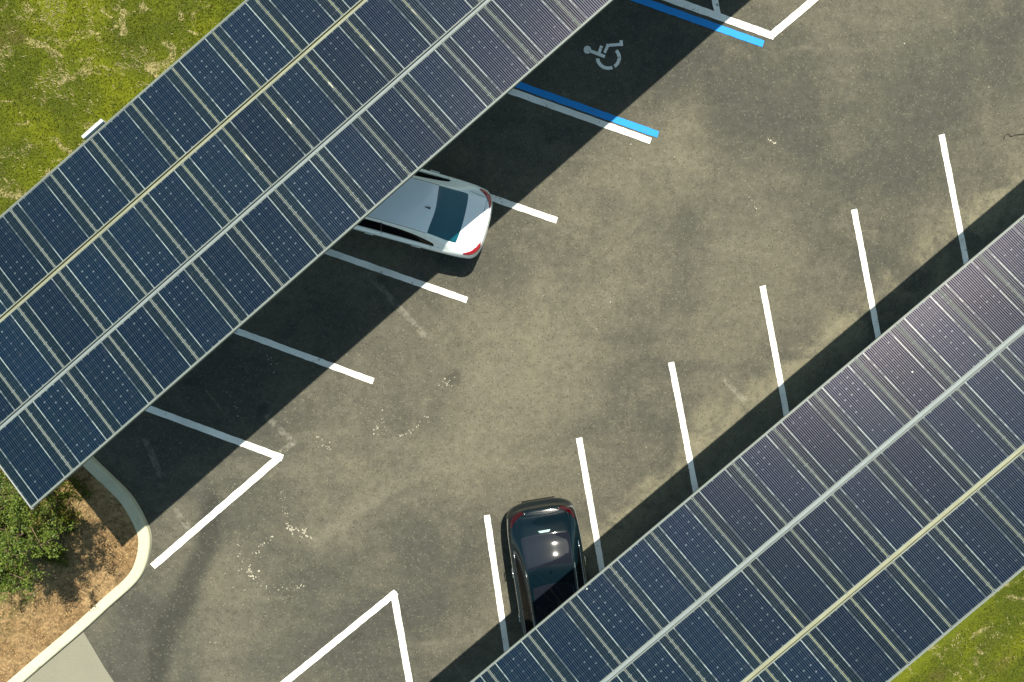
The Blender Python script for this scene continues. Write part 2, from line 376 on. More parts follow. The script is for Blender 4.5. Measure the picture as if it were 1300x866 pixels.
# ---------------------------------------------------------------- painted markings
LW = 0.155
def stripe(a, b, w_=LW, mat='white_paint', name='parking_line', label='', group=None, cat='road marking', z=0.008, ext0=0, ext1=0):
    a = Vector(a); b = Vector(b); d = (b - a).normalized(); a = a - d * ext0; b = b + d * ext1; n = Vector((-d.y, d.x, 0)); v = []; L = (b - a).length; K = max(2, int(L / 0.12)); f = []
    for k in range(K + 1):
        p = a + d * (L * k / K); j = [(random.random() - .5) * 0.011 for _ in (0, 1)]
        v += [p + n * (w_ / 2 + j[0]), p - n * (w_ / 2 + j[1])]
        if k: f.append([2 * k - 2, 2 * k - 1, 2 * k + 1, 2 * k])
    o = mesh_obj(name, [(q.x, q.y, z) for q in v], f, M[mat]); return tag(o, label, cat, group)
SL = 5.6
def along(end, through, L=SL):
    d = (Vector(through) - Vector(end)).normalized(); return Vector(end) + d * L
gl = 'white lines marking the stalls under the upper left canopy'; gr_ = 'white lines marking the stalls beside the lower right canopy'
for e, t, lab in (((826, 179), (652, 117), 'white stall line running along the underside of a blue line, below the wheelchair symbol'),
                  ((707, 280), (532, 219), 'white stall line on the upper right side of the white car'),
                  ((593, 381), (418, 320), 'white stall line on the lower left side of the white car'),
                  ((474, 484), (303, 421), 'white stall line crossing the shade between the white car and the lower left box corner')):
    stripe(G(*e), along(G(*e), G(*t)), label=lab, group=gl)
for e, t, lab in (((618, 654), (643, 823), 'white stall line on the left side of the black car'),
                  ((735, 556), (764, 722), 'white stall line on the right side of the black car'),
                  ((852, 460), (883, 622), 'third white stall line from the left along the lower right canopy'),
                  ((968, 363), (998, 524), 'fourth white stall line from the left along the lower right canopy'),
                  ((1084, 266), (1114, 424), 'fifth white stall line from the left along the lower right canopy'),
                  ((1195, 171), (1226, 330), 'sixth and rightmost white stall line along the lower right canopy')):
    stripe(G(*e), along(G(*e), G(*t)), label=lab, group=gr_)
gb = 'white lines boxing off the no-parking ends'
def tri(p1, c_, p2, labs, w_=0.17):
    stripe(G(*c_), p1, w_, label=labs[0], group=gb, ext0=w_ * .45, name='boundary_line'); stripe(G(*c_), p2, w_, label=labs[1], group=gb, ext0=w_ * .3, z=0.012, name='boundary_line')
tri(along(G(355, 580), G(190, 519)), (355, 580), G(194, 719), ('white line of the left box corner running up into the shade', 'white line of the left box corner running down to the kerb'))
tri(along(G(500, 754), G(360, 868), 6.5), (500, 754), along(G(500, 754), G(520, 866), 5.0), ('long slanting white line of the bottom box corner, left of its peak', 'short steep white line of the bottom box corner, right of its peak'))
tri(along(G(979, 45), G(842, -4)), (979, 45), along(G(979, 45), G(1035, -2), 6), ('white line above the upper blue line at the top edge', 'white line slanting up to the right out of the top edge'))
stripe(G(911, 19), along(G(911, 19), G(907, 0), 2.6), 0.15, label='stub of a white hatch line joining the white line at the top edge', group=gb, z=0.016, name='boundary_line')
gbl = 'blue lines of the accessible stall'
stripe(G(835.5, 171), along(G(835.5, 171), G(664, 110)), 0.165, 'blue_paint', 'accessible_stall_line', 'blue line above the white stall line, below the wheelchair symbol', gbl)
stripe(G(969, 56), along(G(969, 56), G(812, 0)), 0.165, 'blue_paint', 'accessible_stall_line', 'blue line under the white line at the top edge', gbl)

# wheelchair symbol (points in the enlarged survey crop, 5.4125 x)
def Z3(x, y): return G(640 + x / 5.4125, y / 5.4125)
wm = MB()
def pl(pts, z=0.008): wm.poly([(p.x, p.y, z) for p in pts])
hc = Z3(572, 343); hr = (Z3(598, 343) - hc).length
pl([hc + Vector((math.cos(t * math.pi / 12), math.sin(t * math.pi / 12), 0)) * hr for t in range(24)])
def seg(a, b, wd, z):
    a = Z3(*a); b = Z3(*b); d = (b - a).normalized(); n = Vector((-d.y, d.x, 0)) * wd / 2; pl([a + n, b + n, b - n, a - n][::-1], z)
seg((588, 350), (692, 390), 0.078, 0.009); seg((670, 316), (646, 378), 0.075, 0.0105)
seg((690, 364), (716, 305), 0.07, 0.009); seg((702, 314), (815, 305), 0.07, 0.0105); seg((803, 278), (806, 318), 0.078, 0.012)
c0 = Vector((716, 398))
def arc(a0, a1, r0=60, r1=83):
    n = 14; P0 = []; P1 = []
    for k in range(n + 1):
        t = R(a0 + (a1 - a0) * k / n); P0.append(Z3(c0.x + r0 * 1.04 * math.cos(t), c0.y + r0 * math.sin(t))); P1.append(Z3(c0.x + r1 * 1.04 * math.cos(t), c0.y + r1 * math.sin(t)))
    for k in range(n): pl([P0[k], P0[k + 1], P1[k + 1], P1[k]])
arc(176, 68); arc(56, -44)
tag(wm.build('wheelchair_symbol', M['white_paint']), 'white painted wheelchair symbol on shaded asphalt of the accessible stall', 'road marking')

# ---------------------------------------------------------------- solar canopies
def glass_mesh():
    x0, x1 = GAPU / 2 + FR - 0.002, PW - GAPU / 2 - FR + 0.002; y0, y1 = GAPV / 2 + FR - 0.002, PL - GAPV / 2 - FR + 0.002
    b = MB(); b.box(((x0 + x1) / 2, (y0 + y1) / 2, -0.009), (x1 - x0) / 2, (y1 - y0) / 2, 0.005); return b
def frame_mesh():
    b = MB(); x0, x1 = GAPU / 2, PW - GAPU / 2; y0, y1 = GAPV / 2, PL - GAPV / 2; h = 0.0175
    b.box((x0 + FR / 2, (y0 + y1) / 2, -h), FR / 2, (y1 - y0) / 2, h); b.box((x1 - FR / 2, (y0 + y1) / 2, -h), FR / 2, (y1 - y0) / 2, h)
    b.box(((x0 + x1) / 2, y0 + FR / 2, -h - 0.001), (x1 - x0) / 2 - FR, FR / 2, h); b.box(((x0 + x1) / 2, y1 - FR / 2, -h - 0.001), (x1 - x0) / 2 - FR, FR / 2, h)
    return b
def canopy(x, y, z, yaw, tilt, i0, i1, label, yellow_t, box=None, col_t=1.2, sgn=1):
    root = empty('solar_canopy', (x, y, 0), yaw); tag(root, label, 'solar canopy', 'solar panel canopies over the parking stalls')
    # local frame: X along the row, -Y down-right; T turns (along, slope, up) into root space
    Y = Vector((0, -math.cos(tilt), math.sin(tilt))); X = Vector((1, 0, 0)); N = X.cross(Y) * -1      # up normal
    if N.z < 0: N = -N
    def T(a, s, h): return Vector((0, 0, z)) + X * a + Y * s + N * h
    rot = Matrix((X, Y, N)).transposed()       # columns
    flip = rot.determinant() < 0
    # keep a proper rotation: panels are laid from the far slope end backwards
    if flip:
        rot = Matrix((X, -Y, N)).transposed()
    g0 = f0 = None
    for i in range(i0, i1):
        for t in range(3):
            org = T(i * PW, (t + 1) * PL if flip else t * PL, 0)
            if g0 is None:
                p = glass_mesh().build('solar_panel', M['cells'], root); q = frame_mesh().build('frame', M['alu'], p); g0, f0 = p, q
            else:
                p = g0.copy(); COL.objects.link(p); p.parent = root; q = f0.copy(); COL.objects.link(q); q.parent = p
            # tiny mounting errors make every panel catch the sky a little differently
            e = Matrix.Rotation(R(random.uniform(-.25, .25)), 3, 'X') @ Matrix.Rotation(R(random.uniform(-.25, .25)), 3, 'Y')
            p.location = org; p.rotation_euler = (rot @ e).to_euler()
    a0, a1 = i0 * PW, i1 * PW; am = (a0 + a1) / 2; ah = (a1 - a0) / 2
    def long_box(name, s, h, hy, hz, mat, lab=None):
        b = MB(); b.box(T(am, s, h), ah, hy, hz, X, Y, N); o = b.build(name, M[mat], root)
        if lab: tag(o, lab)
        return o
    for t in (1, 2):
        yl = t == yellow_t
        b = MB(); b.box(T(am, t * PL, -0.046), ah, 0.050, 0.006, X, Y, N)
        b.box(T(am, t * PL, -0.110), ah, 0.018, 0.057, X, Y, N)
        tag(b.build('purlin', M['steel_yellow' if yl else 'steel'], root), 'yellowed purlin seen between panel rows' if yl else 'grey purlin seen between panel rows')
        # light lips either side of the channel
        for sg in (-1, 1): long_box('clamp_rail', t * PL + sg * 0.037, -0.010, 0.0055, 0.010, 'steel_yellow' if yl else 'alu')
    for s in (0.0285, 3 * PL - 0.0285): long_box('edge_trim', s, -0.022, 0.0135, 0.028, 'alu')
    for s in (0.25, 3 * PL - 0.25): long_box('purlin', s, -0.12, 0.03, 0.06, 'steel')
    for a in (a0 + 0.004, a1 - 0.004):
        b = MB(); b.box(T(a, 1.5 * PL, -0.022), 0.012, 1.5 * PL, 0.02, X, Y, N); b.build('end_trim', M['beam'], root)
    k = 0
    a = a0 + 1.6 * PW
    while a < a1:
        b = MB()
        b.box(T(a, 1.5 * PL, -0.30), 0.005, 1.5 * PL - 0.2, 0.11, X, Y, N); b.box(T(a, 1.5 * PL, -0.187), 0.07, 1.5 * PL - 0.2, 0.006, X, Y, N); b.box(T(a, 1.5 * PL, -0.415), 0.07, 1.5 * PL - 0.2, 0.006, X, Y, N)
        b.build('rafter', M['beam'], root)
        top = T(a, col_t * PL, -0.42); b = MB(); b.box((top.x, top.y, (top.z + 0.03) / 2), 0.11, 0.11, (top.z - 0.03) / 2); b.build('post', M['beam'], root)
        b = MB(); b.box((top.x, top.y, 0.03), 0.19, 0.19, 0.015); b.build('base_plate', M['beam'], root)
        a += 4 * PW
    if box:
        b = MB(); b.box(T(box * PW, -0.045, 0.0), 0.24, 0.028, 0.04, X, Y, N); b.box(T(box * PW, -0.045, 0.044), 0.245, 0.032, 0.004, X, Y, N)
        tag(b.build('junction_box', M['white_box'], root), 'white box fixed to the edge over the grass')
    return root
canopy(-10.734, -0.6369, 3.5568, LY, 0.2212, 0, 23, 'navy solar panel canopy at upper left, its lower left corner ending over the soil island', 1, box=5.15, col_t=0.9)
canopy(0.3365, -7.1629, 4.7357, RY, 0.2374, -5, 20, 'solar panel canopy at lower right, shading the nose of the black car', 2, col_t=1.9)

# ---------------------------------------------------------------- cars
M['car_white'] = NT('white_car_paint').set((0.84, 0.87, 0.88), 0.32, 0.0, 0.5, Coat_Weight=0.9, Coat_Roughness=0.03)
M['car_black'] = NT('black_car_paint').set((0.001, 0.006, 0.010), 0.25, 0.0, 0.2, Coat_Weight=0.6, Coat_Roughness=0.02)
M['glass_dark'] = NT('car_glass').set((0.003, 0.075, 0.105), 0.04, 0, 0.7)
M['glass_smoke'] = NT('smoked_glass').set((0.008, 0.010, 0.016), 0.04, 0, 0.7)
M['side_glass'] = NT('side_glass').set((0.002, 0.002, 0.003), 0.06, 0, 0.15)
M['smoked_red'] = NT('smoked_red_lens').set((0.025, 0.001, 0.002), 0.12, 0, 0.5)
M['black_trim'] = simple('black_trim', (0.008, 0.008, 0.009), 0.4)
M['chrome'] = NT('chrome').set((0.6, 0.62, 0.64), 0.15, 1.0, 0.5)
M['red_lens'] = NT('red_lens').set((0.30, 0.005, 0.010), 0.12, 0, 0.6, Coat_Weight=0.6)
M['clear_lens'] = NT('clear_lens').set((0.45, 0.48, 0.5), 0.1, 0, 0.6)
M['tyre'] = simple('tyre_rubber', (0.02, 0.02, 0.02), 0.85)
M['rim'] = NT('alloy_rim').set((0.45, 0.46, 0.48), 0.3, 0.8, 0.5)
M['plate'] = simple('number_plate', (0.6, 0.6, 0.58), 0.5)
M['pale_patch'] = NT('pale_patch').set((0.30, 0.48, 0.48), 0.2, 0, 0.5)

def crom(a, b, c, d, t): return 0.5 * ((2 * b) + (c - a) * t + (2 * a - 5 * b + 4 * c - d) * t * t + (3 * b - a - 3 * c + d) * t ** 3)
BASE = [
 [(.12, 0, .25), (.04, 0, .32), (.00, 0, .50), (.04, 0, .70), (.03, 0, .88), (.04, 0, .96), (.06, 0, .99), (.09, 0, 1.01)],
 [(.15, .44, .25), (.07, .48, .32), (.03, .50, .50), (.07, .50, .71), (.06, .47, .89), (.08, .38, .97), (.09, .24, 1.00), (.12, 0, 1.02)],
 [(.27, .69, .24), (.20, .75, .32), (.17, .79, .51), (.19, .785, .73), (.20, .71, .92), (.22, .55, 1.00), (.22, .33, 1.03), (.22, 0, 1.045)],
 [(.46, .75, .22), (.45, .83, .30), (.44, .865, .55), (.45, .855, .79), (.46, .77, .94), (.47, .57, 1.03), (.47, .35, 1.06), (.47, 0, 1.075)],
 [(.85, .77, .20), (.85, .86, .28), (.85, .89, .58), (.85, .875, .83), (.84, .79, .95), (.82, .62, 1.10), (.80, .40, 1.14), (.78, 0, 1.16)],
 [(1.35, .77, .20), (1.35, .87, .28), (1.35, .895, .60), (1.35, .88, .85), (1.35, .80, .96), (1.35, .60, 1.30), (1.32, .44, 1.355), (1.27, 0, 1.375)],
 [(1.9, .77, .20), (1.9, .865, .28), (1.9, .89, .60), (1.9, .88, .86), (1.9, .80, .96), (1.9, .585, 1.365), (1.88, .44, 1.42), (1.84, 0, 1.445)],
 [(2.5, .77, .20), (2.5, .865, .28), (2.5, .89, .60), (2.5, .88, .86), (2.5, .80, .96), (2.5, .58, 1.365), (2.5, .44, 1.42), (2.5, 0, 1.445)],
 [(3.0, .77, .20), (3.0, .865, .28), (3.0, .89, .59), (3.0, .88, .85), (3.0, .80, .95), (3.0, .59, 1.29), (3.02, .45, 1.34), (3.06, 0, 1.37)],
 [(3.45, .77, .20), (3.45, .865, .28), (3.45, .89, .58), (3.45, .875, .83), (3.45, .80, .935), (3.45, .65, 1.09), (3.48, .47, 1.14), (3.54, 0, 1.17)],
 [(3.8, .77, .20), (3.8, .86, .28), (3.8, .885, .57), (3.8, .865, .80), (3.8, .79, .905), (3.8, .65, .955), (3.84, .45, .98), (3.90, 0, 1.0)],
 [(4.25, .74, .22), (4.25, .83, .30), (4.25, .86, .54), (4.25, .83, .73), (4.25, .75, .83), (4.25, .60, .88), (4.28, .40, .905), (4.30, 0, .92)],
 [(4.55, .66, .24), (4.58, .72, .32), (4.60, .76, .50), (4.58, .74, .66), (4.54, .67, .76), (4.52, .52, .81), (4.54, .34, .835), (4.56, 0, .85)],
 [(4.68, .42, .25), (4.73, .45, .33), (4.76, .46, .50), (4.73, .46, .64), (4.68, .43, .73), (4.66, .34, .77), (4.66, .22, .79), (4.67, 0, .80)],
 [(4.71, 0, .25), (4.76, 0, .33), (4.80, 0, .50), (4.77, 0, .64), (4.72, 0, .73), (4.70, 0, .765), (4.69, 0, .78), (4.70, 0, .79)]]

class Surf:
    def __init__(s, net, sx=1, sy=1, sz=1):
        s.N = [[Vector((a[0] * sx, a[1] * sy, a[2] * sz)) for a in r_] for r_ in net]; s.n = len(net)
    def c(s, i, j):
        i = min(max(i, 0), s.n - 1); mir = False
        if j > 7: j = 14 - j; mir = True
        j = max(j, 0); v = s.N[i][j].copy()
        if mir: v.y = -v.y
        return v
    def __call__(s, u, v):
        u = min(max(u, 0), s.n - 1 - 1e-6); v = min(max(v, 0), 14 - 1e-6)
        i = int(u); j = int(v); fu = u - i; fv = v - j; rows = []
        for a in (-1, 0, 1, 2):
            cs = [s.c(i + a, j + b) if j + b >= 0 and j + b <= 14 else s.c(i + a, min(max(j + b, 0), 14)) for b in (-1, 0, 1, 2)]
            rows.append(crom(*cs, fv))
        # mirrored phantom rows at the nose and tail keep the ends round
        if i == 0: rows[0] = Vector((rows[2].x, -rows[2].y, rows[2].z))
        if i == s.n - 2: rows[3] = Vector((rows[1].x, -rows[1].y, rows[1].z))
        return crom(*rows, fu)
    def nrm(s, u, v):
        e = 0.03; a = s(u + e, v) - s(u - e, v); b = s(u, v + e) - s(u, v - e); n = a.cross(b)
        if n.length < 1e-9: return Vector((0, 0, 1))
        n.normalize(); p = s(u, v) - Vector((2.35, 0, 0.5))
        if n.dot(Vector((p.x * 0.2, p.y, p.z))) < 0: n = -n
        return n
def patch(S, u0, u1, lo, hi, name, mat, parent, off=0.005, nu=22, nv=8):
    """a piece of the shell between u0..u1 and the curves lo(k), hi(k), k in 0..1, with turned-in rims"""
    v = []; f = []
    for i in range(nu + 1):
        k = i / nu; u = u0 + (u1 - u0) * k
        for j in range(nv + 1):
            a = lo(k) + (hi(k) - lo(k)) * j / nv; d = off
            uu = u(a) if callable(u) else u
            if i in (0, nu) or j in (0, nv): d = -0.006
            v.append(S(uu, a) + S.nrm(uu, a) * d)
    for i in range(nu):
        for j in range(nv): q = i * (nv + 1) + j; f.append([q, q + 1, q + nv + 2, q + nv + 1])
    o = mesh_obj(name, v, f, mat, parent, True); return o
def cst(x): return lambda k: x
def lerp(a, b): return lambda k: a + (b - a) * k
def seam(S, pts, parent, mat, wdt=0.006, name='panel_seam'):
    b = MB(); P = [S(u, v) + S.nrm(u, v) * 0.0015 for u, v in pts]; b.tube(P, wdt / 2, 5); return b.build(name, mat, parent, True)
def make_car(name, label, loc, front, paint, rearglass, sx, sy, sz, black=False):
    root = empty(name, loc, math.atan2(front.y, front.x)); tag(root, label, 'car', 'cars parked half under the canopies')
    S = Surf(BASE, sx, sy, sz)
    wx = (0.98 * sx, 3.72 * sx); wr = 0.325
    NU, NV = (len(BASE) - 1) * 8, 14 * 6; v = []; f = []
    for i in range(NU + 1):
        for j in range(NV + 1):
            p = S(i / 8, j / 6)
            for x in wx:
                dx = p.x - x; dz = p.z - wr
                if math.hypot(dx, dz) < wr + 0.055 and abs(p.y) > 0.6 and p.z < 0.8: p.y = math.copysign(0.62, p.y)
            v.append(p)
    for i in range(NU):
        for j in range(NV): q = i * (NV + 1) + j; f.append([q, q + 1, q + NV + 2, q + NV + 1])
    # underside
    b0 = len(v)
    for i in range(NU): a = i * (NV + 1); c = a + NV; f.append([a, a + NV + 1, c + NV + 1, c])
    body = mesh_obj('body', v, f, paint, root, True)
    bt = M['black_trim']
    # rear window with curved edges
    def quad(u_top, u_bot, tw_top, tw_bot, nm, mat, off=0.005, bow=0.0):
        v = []; f = []; nu, nv = 16, 24
        for i in range(nu + 1):
            k = i / nu
            for j in range(nv + 1):
                q = j / nv * 2 - 1; tw = tw_bot + (tw_top - tw_bot) * k
                uu = u_bot + (u_top - u_bot) * k - bow * (1 - q * q) * (1 - k) + bow * .5 * (1 - q * q) * k; a = 7 + q * tw
                d = off if 0 < i < nu and 0 < j < nv else -0.006
                v.append(S(uu, a) + S.nrm(uu, a) * d)
        for i in range(nu):
            for j in range(nv): z_ = i * (nv + 1) + j; f.append([z_, z_ + 1, z_ + nv + 2, z_ + nv + 1])
        return mesh_obj(nm, v, f, mat, root, True)
    rw = quad(5.05, 3.55, 1.75, 2.0, 'rear_window', rearglass, bow=0.10)
    quad(8.0, 10.05, 1.85, 2.15, 'windscreen', M['glass_smoke'], bow=-0.15)
    for sd in (0, 1):
        def side(a): return (lambda k: 14 - a(k)) if sd else a
        up = lambda k: 4.16 + 0.80 * min(1, math.sin(math.pi * min(k * 0.95 + 0.0, 1)) ** 0.45 if k < .5 else 1 - max(0, (k - .72) / .28) ** 1.6 * 0.95)
        o = patch(S, 4.55, 9.55, side(cst(4.0)), side(up), 'side_window', M['side_glass'], root, 0.004, 40, 6)
        b = MB(); pts = [S(6.85, (14 - a) if sd else a) for a in (4.15, 4.4, 4.7, 4.9)]
        sgn = -1 if sd else 1
        b.tube([p + Vector((0, sgn * .004, .002)) for p in pts], 0.016, 6); b.build('pillar', bt, root, True)
        # tail lamps wrap round the corner
        v0, v1 = (3.15, 4.55)
        tl = patch(S, 1.05, 2.95, side(lerp(4.0, 3.75)), side(lerp(5.35, 4.0)), 'tail_light', M['smoked_red'] if black else M['red_lens'], root, 0.012, 16, 10)
        patch(S, 12.0, 13.0, side(lerp(3.2, 3.4)), side(lerp(4.2, 3.9)), 'headlight', M['clear_lens'], root, 0.006, 12, 6)
        for u in (4.75, 6.85, 8.9): seam(S, [(u, (14 - a) if sd else a) for a in (1.2, 2, 3, 3.6, 4.05)], root, bt, 0.008)
        for u in (5.2, 7.2):
            b = MB(); p = S(u, 11.0 if sd else 3.0); q = S(u + .4, 11.0 if sd else 3.0); oy = Vector((0, sgn * .022, 0))
            b.tube([p, p + oy, q + oy, q], 0.012, 6); b.build('door_handle', M['chrome'] if black else paint, root, True)
        # mirror
        p = S(8.75, 9.95 if sd else 4.05); b = MB()
        b.lathe(p + Vector((0.02, sgn * .02, .0)), Vector((0, sgn, 0.15)), [(0, .02), (.05, .045), (.07, .085), (.15, .095), (.20, .07), (.22, .03)], 16)
        for k in range(len(b.v)): b.v[k].z = p.z + .03 + (b.v[k].z - p.z) * 0.8
        b.build('wing_mirror', paint, root, True)
        # light shoulder highlight strip of the window trim
        seam(S, [(4.3 + k * .52, (14 - 4.03) if sd else 4.03) for k in range(11)], root, M['chrome'], 0.014, 'window_trim')
        seam(S, [(5.0 + k * .38, (14 - 5.25) if sd else 5.25) for k in range(9)], root, bt, 0.012, 'roof_seam')
        for x in wx:
            c = Vector((x, sgn * 0.70 * sy, wr)); ax = Vector((0, sgn, 0)); wroot = MB()
            wroot.lathe(c, ax, [(-.06, .20), (-.06, .30), (-.04, wr - .006), (.13, wr - .006), (.155, .30), (.15, .215), (.12, .21)], 32)
            wh_ = wroot.build('wheel', M['tyre'], root, True)
            b = MB(); b.lathe(c, ax, [(.10, .21), (.145, .212), (.140, .195), (.12, .19)], 32)
            for k in range(5):
                t = 2 * math.pi * k / 5; d = Vector((math.cos(t), 0, math.sin(t))); b.box(c + ax * .135 + d * .10, .10, .022, .010, d, d.cross(ax), ax)
            b.lathe(c, ax, [(.12, .05), (.15, .045)], 14); b.build('rim', M['rim'], wh_)
    seam(S, [(1.6, 7 + a) for a in (-1.9, -1.5, -.7, 0, .7, 1.5, 1.9)], root, paint, 0.03, 'boot_lip')
    # boot lid seams, plate, aerial
    seam(S, [(1.9, 7 + a) for a in (-2.35, -2, -1, 0, 1, 2, 2.35)], root, bt, 0.010)
    seam(S, [(u, 7 - 2.35) for u in (1.9, 2.3, 2.8, 3.2, 3.5)], root, bt, 0.008); seam(S, [(u, 7 + 2.35) for u in (1.9, 2.3, 2.8, 3.2, 3.5)], root, bt, 0.008)
    seam(S, [(0.9 + 0 * k, a) for k, a in enumerate((4.4, 3.4, 2.6))], root, bt, 0.008)
    b = MB(); p = S(0, 3.5); b.box((p.x - .012, 0, p.z - .30), .006, .155, .055); tag(b.build('number_plate', M['plate'], root))
    b = MB(); b.box((.045, 0, .36 * sz), .03, .42, .05); b.build('bumper_insert', bt, root)
    # shark fin aerial
    p = S(5.25, 7); b = MB(); L_ = .17
    b.poly([p + Vector((0, .028, 0)), p + Vector((0, -.028, 0)), p + Vector((L_, -.008, 0)), p + Vector((L_, .008, 0))])
    t0 = p + Vector((0.015, 0, .065)); t1 = p + Vector((.06, 0, .055))
    b.poly([p + Vector((0, .028, 0)), t0, t1, p + Vector((L_, .008, 0))]); b.poly([p + Vector((0, -.028, 0)), p + Vector((L_, -.008, 0)), t1, t0]); b.poly([p + Vector((0, .028, 0)), p + Vector((0, -.028, 0)), t0]); b.poly([p + Vector((L_, -.008, 0)), p + Vector((L_, .008, 0)), t1])
    b.build('aerial', bt if not black else paint, root)
    if black:
        b = MB(); n_ = S.nrm(3.42, 7); q = [(3.25, -.40), (3.25, .40), (3.42, .28), (3.42, -.28)]  # pale raised trapezoid at the foot of the rear window
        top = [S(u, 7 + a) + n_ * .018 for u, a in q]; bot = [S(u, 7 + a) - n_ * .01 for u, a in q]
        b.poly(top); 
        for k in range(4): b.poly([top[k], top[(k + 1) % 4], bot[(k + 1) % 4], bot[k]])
        tag(b.build('pale_trapezoid', M['pale_patch'], root), 'pale trapezoid at the base of the rear window')
        # sunroof
        quad(7.35, 5.75, 1.25, 1.25, 'sunroof', M['glass_smoke'], 0.003, 0.03)
        # shining roof rails
        for sg in (0, 1):
            seam(S, [(5.0 + k * .38, (14 - 5.05) if sg else 5.05) for k in range(9)], root, M['chrome'], 0.018, 'roof_trim')
    return root
fw = Vector((-.967, .255, 0)).normalized(); rearw = G(620, 289, .6); rearw.z = 0
make_car('sedan', 'silver white sedan with its front half hidden under the upper left canopy', rearw, fw, M['car_white'], M['glass_dark'], 0.97, 0.985, 1.0)
fb = Vector((.150, -.989, 0)).normalized(); rearb = G(684, 637, .6); rearb.z = 0
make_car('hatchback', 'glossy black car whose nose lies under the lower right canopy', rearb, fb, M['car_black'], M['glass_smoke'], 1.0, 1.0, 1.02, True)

# ---------------------------------------------------------------- tree over the soil island
def leaf_mat(name, c1, c2):
    m = NT(name); rn = m.noise(m.geo(), 9, 3, 0.7); c = m.mix(m.ramp(rn, 0.35, 0.65), c1, c2)
    m.set(c, 0.55, 0, 0.4); m.p.inputs['Subsurface Weight'].default_value = 0.0
    tr = m.n('ShaderNodeBsdfTranslucent'); m.put(tr.inputs[0], c); mx = m.n('ShaderNodeMixShader'); mx.inputs[0].default_value = 0.3
    m.t.links.new(m.p.outputs[0], mx.inputs[1]); m.t.links.new(tr.outputs[0], mx.inputs[2]); m.t.links.new(mx.outputs[0], m.t.nodes['Material Output'].inputs[0])
    return m.mat
M['leaf'] = leaf_mat('tree_leaves', (0.045, 0.090, 0.010), (0.15, 0.20, 0.025)); M['bark'] = simple('bark', (0.13, 0.09, 0.055), 0.9, var=0.4, vscale=20)
rt = random.Random(5)
def rv(r_=1.0):
    while True:
        v = Vector((rt.uniform(-1, 1), rt.uniform(-1, 1), rt.uniform(-1, 1)))
        if v.length <= 1: return v * r_
def tree(center, base, rad, label):
    root = empty('tree', base); tag(root, label, 'tree'); tk = MB(); lf = MB()
    C = center - base
    def leaves(p, n, spread):
        for _ in range(n):
            q = p + rv(spread); d = rv().normalized(); d.z = abs(d.z) * .5; d.normalize(); s = rt.uniform(.035, .075)
            x = d; y = d.cross(rv().normalized()); 
            if y.length < .1: continue
            y.normalize(); b = len(lf.v)
            lf.v += [q, q + x * s * .5 + y * s * .22, q + x * s, q + x * s * .5 - y * s * .22]; lf.f.append([b, b + 1, b + 2, b + 3]); lf.m.append(0)
    forks = []
    for k in range(7):
        t = 2 * math.pi * k / 7; s0 = Vector((.08 * math.cos(t), .08 * math.sin(t), 0))
        e = C + Vector((math.cos(t + rt.uniform(-.4, .4)) * rad[0] * .55, math.sin(t) * rad[1] * .55, rt.uniform(-.3, .5) * rad[2]))
        m_ = s0.lerp(e, .45) + Vector((0, 0, .35)) + rv(.15)
        P = [s0 + Vector((0, 0, -.05)), m_ * .5 + s0 * .5, m_, e]; tk.tube(P, [.075, .055, .038, .02], 7); forks.append((m_, e))
    for m_, e in forks:
        for j in range(11):
            a = m_.lerp(e, rt.uniform(.5, 1)); b_ = C + Vector((rt.gauss(0, .55) * rad[0], rt.gauss(0, .55) * rad[1], rt.uniform(-.6, 1.0) * rad[2]))
            b_ = a.lerp(b_, .85); mid = a.lerp(b_, .5) + rv(.1); tk.tube([a, mid, b_], [.014, .010, .004], 5)
            for q in range(9):
                s = a.lerp(b_, rt.uniform(.35, 1.05)); tw = s + rv(.34); tk.tube([s, tw], [.004, .002], 3)
                for h in (0.3, 0.6, 0.8, 1.0): leaves(s.lerp(tw, h), 11, .085)
    tk.build('trunk', M['bark'], root, True); lf.build('crown', M['leaf'], root)
    return root
base = G(30, 688, 0); base.z = 0.1
tree(G(-8, 672, 2.9), base, (1.3, 1.5, 0.85), 'leafy green tree spreading over the canopy corner at the left edge')

# ---------------------------------------------------------------- loose stuff: grass blades, weeds, chips, grit
def pip(p, poly):
    c = False; j = len(poly) - 1
    for i in range(len(poly)):
        a, b = poly[i], poly[j]
        if (a.y > p.y) != (b.y > p.y) and p.x < (b.x - a.x) * (p.y - a.y) / (b.y - a.y) + a.x: c = not c
        j = i
    return c
from mathutils import noise as mn
def blades(name, poly, n, z, mats, hmin, hmax, wd, label, keep=None, pick=None):
    xs = [p.x for p in poly]; ys = [p.y for p in poly]; b = MB(); k = 0
    while k < n:
        p = Vector((random.uniform(min(xs), max(xs)), random.uniform(min(ys), max(ys)), 0)); k += 1
        if not pip(p, poly) or (keep and not keep(p)): continue
        t = random.uniform(0, 6.283); h = random.uniform(hmin, hmax); lean = random.uniform(.3, 1.6) * h; d = Vector((math.cos(t), math.sin(t), 0)); s = Vector((-d.y, d.x, 0)) * wd * random.uniform(.6, 1.3)
        q = Vector((p.x, p.y, z)); b.poly([q - s, q + s, q + d * lean * .5 + Vector((0, 0, h * .75)) + s * .6, q + d * lean + Vector((0, 0, h))], pick(p) if pick else random.randrange(len(mats)))
    return tag(b.build(name, mats), label, name, kind='stuff')
M['blade_green'] = leaf_mat('grass_blades', (0.078, 0.098, 0.003), (0.155, 0.175, 0.006)); M['blade_straw'] = simple('straw', (0.40, 0.33, 0.17), 0.8, var=.3); M['blade_dark'] = leaf_mat('dark_blades', (0.05, 0.065, 0.005), (0.08, 0.10, 0.008))
